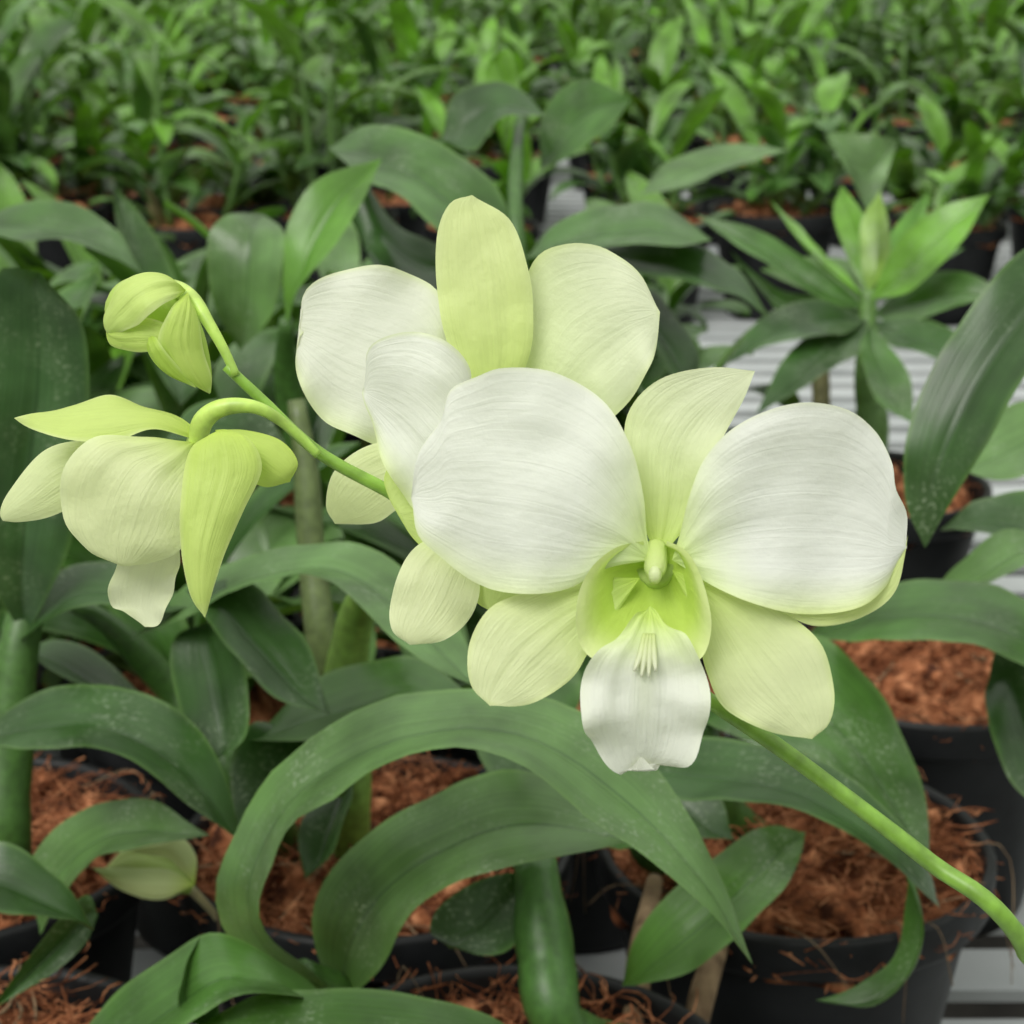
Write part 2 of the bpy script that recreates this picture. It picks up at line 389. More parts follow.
petal(m, D, [(770, 606, 0), (830, 606, 0), (875, 586, 1), (900, 558, 2), (908, 535, 2)],
      [(770, 606, 0), (815, 626, .5), (862, 617, 1), (896, 590, 1.5), (908, 535, 2)],
      pcol((.78, .85, .48), (.70, .81, .34), (.78, .85, .46), .3, .3, .5), nz=.0004)
# lip: one continuous funnel whose side lobes rise round the column, then the spreading mid lobe
rimp = [(644, 546, 1), (618, 552, -1.5), (597, 568, -3.5), (584, 592, -5.5), (580, 620, -6.5), (586, 646, -7), (603, 658, -7), (628, 652, -5.5), (648, 648, -5), (668, 652, -5.5), (688, 660, -7), (702, 650, -7),
        (707, 626, -6.5), (703, 598, -5.5), (695, 574, -3.5), (682, 554, -1.5), (666, 546, 1)]
innp = [(650, 556, 3), (646, 562, 4), (645, 572, 5), (648, 580, 5), (655, 584, 5), (662, 580, 5), (665, 572, 5), (664, 562, 4), (660, 556, 3)]
NT = 72; NS = 26
rimw = cr([at(a, b, D+c/1000/K) for a, b, c in rimp], NT); innw = cr([at(a, b, D+c/1000/K) for a, b, c in innp], NT)
G = np.zeros((NS, NT, 3)); C = np.zeros((NS, NT, 3)); UVq = np.zeros((NS, NT, 2))
for i in range(NS):
    s_ = i/(NS-1)
    for j in range(NT):
        p = innw[j]*(1-s_)+rimw[j]*s_+FW*(.0028*math.sin(math.pi*s_**.8))
        o_ = nrm(rimw[j]-at(650, 600, D)); p = p+o_*.0008*math.sin(math.pi*s_)+FW*.0005*math.sin(j*.55)*s_**2
        if s_ > .9: p = p+o_*(.0008*(s_-.9)/.1)
        G[i, j] = p
        k_ = np.clip((s_-.6)/.4, 0, 1)**1.5
        C[i, j] = (np.array((.48, .67, .09))*(1-s_)+np.array((.60, .76, .18))*s_)*(1-k_)+np.array((.76, .84, .44))*k_
        UVq[i, j] = (j/NT, s_)
m.grid(G, UVq, C, PETAL)
def lipcol(s, t):
    g = np.clip(1.25-s/.36, 0, 1)**1.1
    g = np.maximum(g, .30*np.exp(-(t/.18)**2)*np.clip(1.2-s/.6, 0, 1))
    e = np.clip((np.abs(t)-.8)/.2, 0, 1)*.2*np.clip(1-s, 0, 1)
    g = np.maximum(g, e)
    c = np.array((.82, .84, .77))
    return c*(1-g[..., None])+np.array((.64, .78, .24))*g[..., None]
petal(m, D, [(650, 606, 0), (632, 622, -4), (606, 645, -7.5), (585, 670, -9), (581, 712, -9.5), (597, 752, -7), (622, 771, -5), (640, 757, -6)],
      [(650, 606, 0), (668, 622, -4), (690, 645, -7.5), (708, 676, -9), (708, 720, -9.5), (692, 755, -7), (662, 769, -5), (640, 757, -6)],
      lipcol, cup=-.0012, ruf=.0015, rk=4, nS=60, nT=39, nz=.0018, nf=110, fan=.0003)
for k, dx in enumerate((-9, -3, 3, 9)):
    tube(m, [at(649+dx*.5, 634, D-.0036), at(647+dx*.8, 656, D-.0052), at(645+dx*1.2, 680-abs(dx), D-.0061)], [.0003, .0005, .0002], PETAL, (.70, .80, .34), n=12, seg=8, col2=(.82, .84, .70))
# column + anther cap, hooded inside the lobes
tube(m, [at(656, 548, D+.003), at(656, 560, D+.0014), at(655, 571, D+.0004), at(655, 578, D+.0006)], [.0018, .0018, .0017, .0009], PETAL, (.64, .78, .24), n=20, seg=16, col2=(.72, .82, .38))
tube(m, [at(655, 568, D-.0002), at(655, 572, D-.0006), at(655, 578, D-.0005), at(655, 581, D+.0002)], [.0005, .0010, .0010, .0004], PETAL, (.78, .85, .52), n=16, seg=14)
tube(m, [at(655, 566, D+.003), at(660, 600, D+.010), at(640, 640, D+.014)], [.003, .0035, .001], PETAL, (.60, .74, .25), n=16, seg=12)
tube(m, [at(657, 562, D+.004), at(645, 580, D+.013), at(620, 632, D+.013)], [.0022, .0016, .0014], STEM, (.34, .52, .10), n=16, seg=10)
m.obj('flower_open_front', spray)

# ---- middle flower, turned left
m = MB(); D = .192
petal(m, D, [(490, 480, 6), (478, 420, 2), (470, 370, -1), (444, 340, -2), (404, 332, -2), (370, 350, 0), (362, 392, 2)],
      [(490, 480, 6), (470, 520, 3), (440, 522, 0), (412, 508, -1), (390, 470, 0), (372, 432, 1), (362, 392, 2)],
      pcol((.7, .82, .35), WH, CR, .2, .06, .6, 1, (.74, .83, .44)), cup=-.0006, ruf=.0014, rk=3, wav=.0008, nz=.0030, nf=70, fan=.0002)
petal(m, D, [(500, 500, 6), (450, 480, 4), (400, 462, 3), (384, 480, 3), (398, 515, 2)],
      [(500, 500, 6), (480, 560, 5), (440, 560, 3), (415, 540, 2), (398, 515, 2)],
      pcol(LM, (.62, .76, .26), LM, .3, .2, .5), cup=.001)
petal(m, D, [(480, 530, 6), (440, 535, 3), (408, 555, 1), (391, 600, 0), (392, 630, -1), (410, 645, -1)],
      [(480, 530, 6), (478, 560, 3), (480, 590, 1), (470, 618, 0), (445, 640, -1), (410, 645, -1)],
      pcol(LM, (.79, .845, .52), (.80, .86, .55), .5, .1, .5), cup=.001, ruf=.0005)
petal(m, D, [(480, 520, 6), (470, 570, 4), (475, 600, 3), (492, 612, 2)], [(480, 520, 6), (530, 560, 5), (530, 595, 3), (492, 612, 2)],
      pcol(LM, (.60, .74, .25), LM, .5, .1, .5), cup=.001)
petal(m, D, [(500, 480, 6), (520, 430, 5), (560, 400, 5), (590, 420, 6)], [(500, 480, 6), (530, 500, 5), (575, 480, 5), (590, 420, 6)], pcol(), cup=.002)
tube(m, [at(490, 500, D+.006), at(510, 515, D+.012), at(525, 575, D+.006)], [.0025, .0018, .0014], STEM, (.34, .52, .10), n=14)
m.obj('flower_open_turned', spray)

# ---- back flower
m = MB(); D = .210
petal(m, D, [(490, 430, 3), (450, 350, 1), (437, 290, 0), (437, 235, 0), (450, 203, 0), (472, 195, 0)],
      [(490, 430, 3), (528, 360, 1), (533, 305, 0), (527, 265, 0), (510, 220, 0), (472, 195, 0)],
      pcol((.58, .74, .17), (.73, .82, .38), (.77, .85, .46), .7, .2, .6), cup=.0008, groove=.0003, nz=.0016, fan=.0002)
petal(m, D+.002, [(485, 430, 3), (455, 350, 2), (437, 290, 2), (400, 270, 2), (350, 268, 2), (308, 288, 1), (299, 322, 1), (308, 330, 1)],
      [(485, 430, 3), (440, 440, 1), (400, 450, 0), (350, 435, -1), (318, 415, -1), (297, 375, 0), (298, 340, 0), (308, 330, 1)],
      pcol((.62, .76, .24), (.82, .84, .74), CR, .5, .1, .7, 1, (.75, .83, .5)), cup=.0002, ruf=.0013, nz=.0028, nf=55, fan=.0002)
petal(m, D+.002, [(500, 430, 3), (515, 340, 2), (530, 265, 2), (565, 246, 2), (605, 247, 1), (640, 275, 1), (660, 312, 0)],
      [(500, 430, 3), (560, 440, 2), (610, 420, 0), (640, 385, -1), (656, 350, -1), (660, 312, 0)],
      pcol((.62, .78, .22), (.79, .84, .62), CR, .8, .12, .8), cup=.0002, ruf=.0013, nz=.0028, nf=55, fan=.0002)
petal(m, D, [(480, 440, 3), (420, 440, 2), (370, 445, 1), (335, 470, 0), (326, 505, 0), (335, 524, 0)],
      [(480, 440, 3), (440, 490, 2), (400, 508, 1), (375, 523, 0), (335, 524, 0)],
      pcol(LM, (.75, .83, .44), (.8, .86, .55), .5, .1, .5), cup=.001)
petal(m, D, [(495, 440, 3), (540, 450, 2), (580, 490, 2), (590, 520, 2)], [(495, 440, 3), (520, 490, 2), (550, 520, 2), (590, 520, 2)],
      pcol(LM, (.76, .84, .46), (.8, .87, .55), .5, .1, .5), cup=.0014)
petal(m, D, [(488, 430, 3), (465, 460, -2), (470, 500, -4), (490, 520, -3)], [(488, 430, 3), (512, 460, -2), (512, 500, -4), (490, 520, -3)], lipcol, cup=-.002)
tube(m, [at(490, 432, D+.003), at(480, 450, D+.010), at(455, 524, D-.006)], [.0024, .0018, .0014], STEM, (.34, .52, .10), n=14)
m.obj('flower_open_back', spray)

# ---- side-on half open flower at left
m = MB(); D = .196
C1 = pcol(LM, (.65, .79, .25), (.77, .85, .45), .45, .15, .6)
C2 = pcol(LM, (.79, .85, .50), (.79, .86, .54), .42, .12, .6)
petal(m, D, [(205, 440, 2), (150, 432, -2), (100, 442, -4), (60, 441, -5), (14, 418, -4)],
      [(205, 440, 2), (172, 412, 3), (120, 401, 4), (70, 404, 3), (14, 418, -4)], C1, cup=.0015, ruf=.0010, rk=2)
petal(m, D+.004, [(150, 445, 0), (90, 440, 0), (45, 450, 0), (10, 490, -2), (0, 512, -2), (3, 521, -2)],
      [(150, 445, 0), (130, 490, 0), (90, 500, 0), (50, 517, -1), (20, 522, -2), (3, 521, -2)],
      pcol(LM, (.75, .83, .46), (.79, .86, .52), .5, .1, .6), cup=.002)
petal(m, D-.001, [(195, 442, 3), (140, 437, -2), (95, 438, -3), (64, 468, -4), (61, 515, -3), (90, 552, -2), (122, 566, -1)],
      [(195, 442, 3), (202, 480, 0), (194, 520, -2), (180, 550, -2), (155, 563, -1), (122, 566, -1)],
      C2, cup=.0022, ruf=.0006, rk=3, nz=.0020, fan=.00025)
petal(m, D+.002, [(165, 520, 3), (130, 545, 2), (112, 575, 1), (110, 605, 1), (125, 612, 1), (145, 627, 1)],
      [(165, 520, 3), (180, 545, 2), (176, 580, 1), (168, 605, 1), (158, 625, 1), (145, 627, 1)],
      pcol(LM, (.81, .85, .62), (.8, .86, .55), .4, .1, .6), cup=-.0015, ruf=.0010)
petal(m, D-.006, [(218, 430, 2), (190, 450, 0), (181, 500, -1), (181, 550, -1), (190, 595, -1), (205, 618, -1)],
      [(218, 430, 2), (248, 438, 1), (262, 468, 1), (244, 510, 0), (224, 555, -1), (205, 618, -1)],
      pcol(LM, (.64, .79, .23), (.75, .84, .40), .4, .15, .6), cup=.0025, groove=.0003, nz=.0016)
petal(m, D-.002, [(215, 430, 2), (245, 430, 0), (280, 440, 0), (298, 462, 0), (290, 482, 0)],
      [(215, 430, 2), (225, 450, 0), (245, 475, 0), (265, 487, 0), (290, 482, 0)],
      pcol(LM, (.57, .73, .17), LM, .3, .2, .4), cup=.003)
tube(m, [at(318, 455, D+.002), at(290, 428, D+.001), at(258, 408, D-.001), at(225, 407, D-.001), at(204, 420, D), at(196, 445, D+.002)], [.0008, .0009, .0011, .0015, .0018, .0018], STEM, (.34, .54, .09), n=40, seg=14, col2=(.54, .70, .16))
m.obj('flower_half_open_side', spray)

# ---- bud
m = MB()
def budloft(m, pts, rad, lobes, ph, c1, c2):
    pts = [at(*p) for p in pts]
    q = cr(np.hstack([np.array(pts), np.array(rad)[:, None]]), 44); P = q[:, :3]; R = q[:, 3]
    T = nrm(np.gradient(P, axis=0)); u = nrm(np.cross(T[0], FW)); th = np.linspace(0, 2*np.pi, 40, endpoint=False); G = []
    for i in range(44):
        u = nrm(u-T[i]*np.dot(u, T[i])); v = np.cross(T[i], u)
        G.append([P[i]+(u*math.cos(a)+v*math.sin(a))*R[i]*(1-.16*abs(math.cos((a*lobes/2)+ph+i*.03))**8) for a in th])
    G = np.array(G); s = np.linspace(0, 1, 44)[:, None, None]
    C = np.array(c1)*(1-s)+np.array(c2)*s+0*G
    UVs = np.stack(np.broadcast_arrays(th[None]/6.28, s[..., 0]), -1)
    m.grid(G, UVs, C, PETAL, closed=True)
px = .205*K/FPX
budloft(m, [(106, 318, .205), (113, 314, .205), (132, 308, .205), (155, 312, .205), (176, 335, .205), (192, 360, .205), (204, 382, .205), (211, 393, .205)],
        [0, 15*px, 30*px, 34*px, 28*px, 19*px, 9*px, 0], 5, .4, (.60, .76, .22), (.50, .69, .12))
petal(m, .196, [(186, 290, 6), (155, 271, 4), (122, 280, 4), (105, 310, 6), (108, 335, 6)], [(186, 290, 6), (170, 304, 0), (152, 318, -2), (130, 330, 1), (108, 335, 6)], pcol(LM, (.65, .79, .26), (.77, .85, .44), .3, .2, .8), cup=.002, nz=.0020, fan=.0003)
petal(m, .1965, [(106, 325, 6), (125, 322, 2), (150, 318, 0), (176, 330, 0), (182, 345, 1)], [(106, 325, 6), (112, 345, 5), (135, 352, 2), (160, 350, 0), (182, 345, 1)], pcol(LM, (.60, .76, .20), (.76, .85, .40), .3, .2, .8), cup=.001, nz=.0016)
petal(m, .196, [(188, 292, 5), (168, 312, 0), (158, 345, 0), (178, 377, 2), (210, 394, 6)], [(188, 292, 5), (198, 320, 3), (204, 350, 3), (212, 378, 4), (210, 394, 6)], pcol(LM, (.60, .76, .19), (.74, .84, .38), .3, .2, .8), cup=.002, groove=.0003, nz=.0016)
petal(m, .1955, [(150, 330, 2), (162, 345, 0), (176, 365, 1), (196, 388, 4)], [(150, 330, 2), (148, 352, 2), (162, 372, 3), (196, 388, 4)], pcol(LM, (.52, .70, .13), (.70, .82, .34), .3, .25, .8), cup=.001)
tube(m, [at(236, 376, .199), at(224, 350, .199), at(208, 322, .199), at(194, 301, .200), at(176, 289, .203), at(158, 292, .205)], [.0008, .0009, .0011, .0014, .0016, .0018], STEM, (.36, .56, .09), n=36, seg=12, col2=(.56, .72, .18))
m.obj('flower_bud', spray)

# ---- flower stem, running down to its own pot
m = MB()
S = [at(226, 366, .199), at(262, 400, .200), at(318, 452, .201), at(390, 492, .202), at(470, 535, .204), at(560, 600, .200), at(640, 650, .194), at(706, 698, .190), at(780, 748, .190), at(850, 800, .190), at(930, 862, .190), at(1020, 938, .190),
     np.array([.118, .292, 1.030]), np.array([.160, .330, .970]), np.array([.185, .36, .912])]
tube(m, S, [.0009, .0010, .0011, .0012, .0012, .0013, .0013, .0013, .0014, .0014, .0015, .0016, .0020, .0024, .0028], STEM, (.24, .43, .055), n=160, seg=14, col2=(.13, .27, .04),
     bump=lambda s: 1+.3*sum(np.exp(-((s-k)/.006)**2) for k in (.10, .20, .44, .62, .8, .9)))
m.obj('flower_stem', spray)

# ================================================================== FOREGROUND PLANTS
rnd = random.Random(5)
def V(x, y, z=.912): return np.array([x, y, z])
def pot_plant(name, x, y, fn, fibres=420, auto=None, h=.12):
    mb = MB(); pot(mb, x, y, rnd, fibres)
    fn(mb)
    if auto: auto_plant(mb, x, y, rnd, **auto)
    return mb.obj(name)

def P1(mb):
    leaf(mb, [(330, 992), (285, 985), (245, 960), (221, 910), (228, 850), (270, 775), (335, 718), (420, 692), (510, 690), (590, 715), (660, 775), (715, 860), (753, 965)], (.35, .325, .30),
         [(330, 992), (305, 965), (270, 940), (262, 895), (285, 832), (330, 800), (385, 765), (450, 748), (520, 762), (590, 815), (655, 862), (715, 915), (753, 965)], (.345, .30, .295), LG, .003)
    leaf(mb, [(345, 1000), (318, 960), (316, 905), (350, 850), (420, 800), (500, 772), (570, 788), (640, 840)], (.36, .35, .33),
         [(345, 1000), (375, 975), (400, 930), (440, 895), (500, 868), (560, 855), (600, 850), (640, 840)], (.355, .325, .32), LG, .004)
    cane(mb, [V(.035, .49), at(560, 1024, .345), at(545, 950, .35), at(535, 860, .355)], [.0065, .0075, .0085, .006], (.06, .15, .03))
    leaf(mb, [(535, 870), (480, 880), (440, 905), (430, 930), (450, 945)], (.36, .355, .35), [(535, 870), (530, 920), (510, 950), (480, 955), (450, 945)], (.36, .35, .35), DG)
    cane(mb, [V(-.03, .48), at(345, 1040, .35), at(335, 995, .352), at(300, 972, .345)], [.006, .0065, .006, .004], MG)
    leaf(mb, [(60, 1060), (100, 1010), (150, 965), (200, 935), (240, 945), (300, 975), (330, 1000)], (.33, .32, .33), [(60, 1060), (130, 1060), (200, 1020), (240, 1000), (290, 995), (310, 998), (330, 1000)], (.31, .30, .32), MG)
    leaf(mb, [(200, 935), (208, 965), (215, 1000), (225, 1040)], (.325, .315, .31), [(200, 935), (185, 970), (180, 1010), (225, 1040)], (.32, .31, .31), DG)
    leaf(mb, [(190, 1030), (260, 998), (340, 990), (420, 996), (500, 1025), (540, 1070)], (.31, .31, .31), [(190, 1030), (260, 1070), (340, 1080), (420, 1085), (500, 1090), (540, 1070)], (.29, .28, .29), MG)
pot_plant('potted_orchid', .0, .45, P1, 900)
pot_plant('potted_orchid', -.165, .45, lambda mb: None, 1000)

def P2(mb):
    leaf(mb, [(600, 760), (680, 738), (760, 742), (830, 765), (890, 815), (930, 870), (940, 908)], (.38, .36, .36), [(600, 760), (660, 795), (730, 800), (800, 812), (860, 842), (905, 875), (940, 908)], (.38, .34, .35), DG)
    leaf(mb, [(700, 720), (760, 650), (820, 635), (870, 680), (905, 740), (925, 800), (930, 870)], (.42, .41, .38), [(700, 720), (730, 735), (770, 745), (820, 765), (860, 800), (900, 840), (930, 870)], (.41, .38, .375), MG, .004)
    leaf(mb, [(622, 986), (632, 940), (670, 890), (720, 850), (770, 828), (806, 832)], (.37, .37, .39), [(622, 986), (680, 975), (730, 945), (770, 905), (795, 870), (806, 832)], (.36, .355, .385), (.075, .18, .028), .004)
    leaf(mb, [(815, 1000), (860, 985), (895, 950), (905, 890), (900, 860)], (.37, .37, .37), [(815, 1000), (870, 1005), (905, 980), (920, 930), (900, 860)], (.37, .36, .37), MG)
    leaf(mb, [(640, 770), (560, 760), (540, 790), (560, 830), (620, 850)], (.40, .40, .38), [(640, 770), (650, 800), (650, 830), (640, 845), (620, 850)], (.40, .38, .38), MG)
    leaf(mb, [(640, 790), (690, 775), (720, 800), (735, 840)], (.40, .40, .39), [(640, 790), (660, 820), (700, 835), (735, 840)], (.40, .39, .385), DG)
    cane(mb, [V(.07, .60), at(650, 850, .42), at(640, 790, .41), at(620, 760, .39)], [.006, .0065, .006, .004], MG)
    cane(mb, [V(.10, .62), at(720, 800, .43), at(705, 720, .42)], [.006, .0065, .004], MG)
    for a, b, c in (((632, 1060, .37), (640, 960, .385), (655, 880, .41)), ((690, 1050, .38), (705, 985, .385), (722, 940, .40))):
        tube(mb, [at(*a), at(*b), at(*c)], [.004, .0045, .003], BARK, (.4, .3, .2), n=20, seg=9)
pot_plant('potted_orchid', .107, .612, P2, 1600)

def P3(mb):
    leaf(mb, [(300, 735), (255, 722), (230, 760), (232, 810), (240, 850), (262, 868)], (.40, .39, .37), [(300, 735), (325, 740), (300, 780), (285, 820), (275, 850), (262, 868)], (.40, .38, .37), DG)
    leaf(mb, [(130, 640), (180, 590), (240, 560), (310, 542), (370, 548), (425, 590), (465, 640), (480, 690)], (.40, .37, .33), [(130, 640), (190, 615), (240, 588), (300, 575), (350, 595), (400, 640), (440, 672), (480, 690)], (.39, .35, .325), LG, .003)
    leaf(mb, [(185, 590), (240, 580), (280, 610), (310, 650), (330, 715)], (.38, .38, .37), [(185, 590), (210, 625), (240, 665), (280, 700), (330, 715)], (.375, .365, .365), DG)
    leaf(mb, [(210, 620), (175, 640), (172, 690), (190, 735), (215, 762)], (.39, .385, .37), [(210, 620), (240, 650), (250, 690), (245, 735), (215, 762)], (.385, .37, .37), DG)
    leaf(mb, [(250, 740), (320, 680), (390, 658), (440, 670), (490, 720)], (.40, .40, .38), [(250, 740), (330, 735), (390, 712), (440, 715), (490, 720)], (.39, .37, .375), MG)
    leaf(mb, [(350, 760), (320, 790), (300, 830), (305, 880)], (.42, .41, .40), [(350, 760), (350, 800), (335, 850), (305, 880)], (.415, .40, .395), DG)
    cane(mb, [V(-.06, .60), at(350, 790, .415), at(345, 700, .42), at(355, 620, .41), at(375, 570, .39)], [.006, .0072, .008, .006, .003], (.17, .30, .055))
    cane(mb, [V(-.08, .61), at(240, 780, .41), at(180, 700, .42), at(110, 625, .41), at(60, 600, .41)], [.006, .006, .006, .004, .002], MG)
    cane(mb, [V(-.07, .63), at(325, 680, .43), at(312, 560, .43), at(306, 470, .43), at(296, 400, .43)], [.005, .0055, .005, .0045, .003], (.11, .15, .05))
    leaf(mb, [(300, 480), (270, 420), (230, 400), (190, 410), (165, 440)], (.43, .43, .42), [(300, 480), (270, 460), (235, 450), (200, 440), (165, 440)], (.43, .42, .415), DG)
    leaf(mb, [(300, 500), (335, 430), (350, 380), (345, 340)], (.43, .44, .45), [(300, 500), (300, 430), (315, 370), (345, 340)], (.43, .435, .45), DG)
pot_plant('potted_orchid', -.052, .612, P3, 1500)

def P4(mb):
    leaf(mb, [(-30, 740), (20, 705), (70, 686), (130, 690), (190, 722), (225, 775), (242, 842)], (.38, .37, .36), [(-30, 740), (30, 748), (90, 748), (140, 768), (180, 795), (210, 818), (242, 842)], (.37, .345, .355), DG)
    leaf(mb, [(40, 935), (28, 880), (50, 835), (95, 803), (150, 800), (210, 835)], (.39, .385, .37), [(40, 935), (65, 890), (95, 860), (130, 848), (170, 840), (210, 835)], (.39, .365, .365), LG)
    leaf(mb, [(-40, 850), (10, 845), (50, 870), (80, 905), (95, 930)], (.35, .35, .35), [(-40, 900), (10, 915), (50, 918), (75, 920), (95, 930)], (.34, .34, .345), DG)
    leaf(mb, [(-10, 1010), (50, 930), (85, 895), (98, 915)], (.36, .36, .36), [(-10, 1010), (50, 975), (84, 945), (98, 915)], (.36, .36, .36), DG)
    cane(mb, [V(-.185, .60), at(5, 850, .40), at(8, 740, .40), at(20, 640, .40), at(38, 570, .405), at(40, 530, .41)], [.007, .0085, .0085, .0065, .005, .002], (.06, .14, .028))
    leaf(mb, [(25, 640), (-20, 560), (-30, 480), (-15, 380), (-5, 275), (40, 272)], (.40, .37, .36), [(25, 640), (45, 600), (72, 540), (88, 440), (84, 330), (40, 272)], (.40, .38, .36), (.045, .10, .036), .004)
    leaf(mb, [(20, 640), (60, 570), (120, 560), (170, 590), (210, 600)], (.40, .40, .40), [(20, 640), (70, 610), (120, 605), (170, 610), (210, 600)], (.39, .38, .39), DG)
    leaf(mb, [(20, 650), (60, 640), (110, 660), (150, 700), (180, 740)], (.42, .42, .41), [(20, 650), (70, 680), (110, 700), (140, 725), (180, 740)], (.41, .40, .405), DG)
pot_plant('potted_orchid', -.21, .61, P4, 1200)

def P5(mb):
    leaf(mb, [(800, 640), (850, 600), (910, 578), (980, 582), (1040, 608), (1110, 660)], (.44, .42, .40), [(800, 640), (860, 640), (920, 640), (980, 645), (1040, 672), (1110, 660)], (.43, .385, .39), MG, .003)
    leaf(mb, [(925, 548), (905, 500), (908, 430), (935, 360), (980, 295), (1040, 240), (1110, 230)], (.37, .37, .38), [(925, 548), (955, 495), (990, 440), (1020, 385), (1060, 330), (1090, 280), (1110, 230)], (.37, .36, .38), DG, .004)
    leaf(mb, [(930, 600), (960, 560), (1000, 530), (1060, 540)], (.46, .45, .44), [(930, 600), (970, 590), (1010, 575), (1060, 540)], (.45, .43, .44), LG)
    leaf(mb, [(940, 530), (975, 500), (1020, 490), (1080, 500)], (.48, .47, .46), [(940, 530), (980, 530), (1030, 545), (1080, 500)], (.47, .45, .45), DG)
    leaf(mb, [(985, 690), (1000, 650), (1030, 640), (1060, 700), (1050, 790)], (.42, .42, .40), [(985, 690), (990, 730), (1005, 770), (1030, 800), (1050, 790)], (.42, .40, .40), DG)
    leaf(mb, [(960, 470), (985, 420), (1030, 400), (1090, 420)], (.50, .50, .50), [(960, 470), (1000, 480), (1040, 470), (1090, 420)], (.49, .48, .49), LG)
    cane(mb, [V(.23, .79), at(1050, 600, .50), at(1110, 500, .44), at(1130, 300, .39)], [.006, .007, .006, .005], MG)
pot_plant('potted_orchid', .197, .785, P5, 800)
pot_plant('potted_orchid', .205, .365, lambda mb: [cane(mb, [V(.20, .37), V(.23, .34, .98), V(.25, .33, 1.05)], [.007, .008, .005])], 120)

def P6(mb):
    leaf(mb, [(328, 148), (370, 126), (425, 135), (475, 165), (505, 205), (512, 260)], (.60, .57, .56), [(328, 148), (360, 175), (395, 195), (430, 225), (470, 250), (512, 260)], (.58, .54, .55), MG, .006)
    leaf(mb, [(500, 270), (450, 250), (400, 225), (360, 180), (345, 200), (365, 250)], (.58, .58, .58), [(500, 270), (460, 290), (430, 290), (400, 280), (380, 270), (365, 250)], (.57, .56, .56), DG)
    leaf(mb, [(286, 330), (283, 270), (288, 220), (312, 185), (345, 168), (382, 158)], (.53, .53, .54), [(286, 330), (298, 290), (318, 262), (342, 235), (364, 198), (382, 158)], (.53, .52, .54), (.085, .20, .025), .005)
    leaf(mb, [(525, 258), (560, 222), (610, 205), (665, 207), (712, 240)], (.58, .58, .57), [(525, 258), (580, 250), (630, 245), (680, 245), (712, 240)], (.57, .54, .55), MG, .004)
    leaf(mb, [(590, 250), (640, 240), (690, 240), (735, 270), (770, 318)], (.57, .57, .56), [(590, 250), (640, 275), (690, 285), (735, 295), (770, 318)], (.56, .54, .54), DG, .004)
    leaf(mb, [(600, 290), (650, 290), (680, 320), (700, 360), (690, 400)], (.58, .58, .57), [(600, 290), (630, 320), (655, 350), (675, 380), (690, 400)], (.57, .56, .56), DG, .004)
    leaf(mb, [(442, 140), (455, 95), (490, 80), (520, 90), (545, 115)], (.66, .66, .66), [(442, 140), (475, 150), (500, 120), (520, 115), (545, 115)], (.65, .64, .65), DG)
    leaf(mb, [(540, 170), (545, 110), (580, 78), (632, 98)], (.68, .68, .66), [(540, 170), (580, 150), (610, 125), (632, 98)], (.67, .66, .66), MG)
    leaf(mb, [(505, 150), (520, 100), (510, 50), (490, 60)], (.70, .70, .70), [(505, 150), (500, 110), (485, 80), (490, 60)], (.70, .70, .70), BG)
    leaf(mb, [(240, 352), (212, 300), (207, 240), (228, 216), (262, 214)], (.57, .55, .57), [(240, 352), (268, 320), (282, 270), (284, 232), (262, 214)], (.56, .54, .57), LG, .004)
    leaf(mb, [(-30, 225), (20, 205), (70, 202), (115, 228), (146, 278)], (.55, .55, .53), [(-30, 225), (20, 240), (70, 240), (110, 255), (146, 278)], (.54, .52, .52), MG, .004)
    cane(mb, [V(.0, .87), at(520, 420, .59), at(520, 300, .61), at(515, 200, .62), at(520, 120, .68)], [.005, .006, .005, .004, .003], MG)
    cane(mb, [V(-.09, .85), at(290, 400, .55), at(286, 320, .53)], [.006, .006, .003], MG)
pot_plant('potted_orchid', -.04, .87, P6, 120, dict(H=.10, canes=2, leaves=5, L=.11))

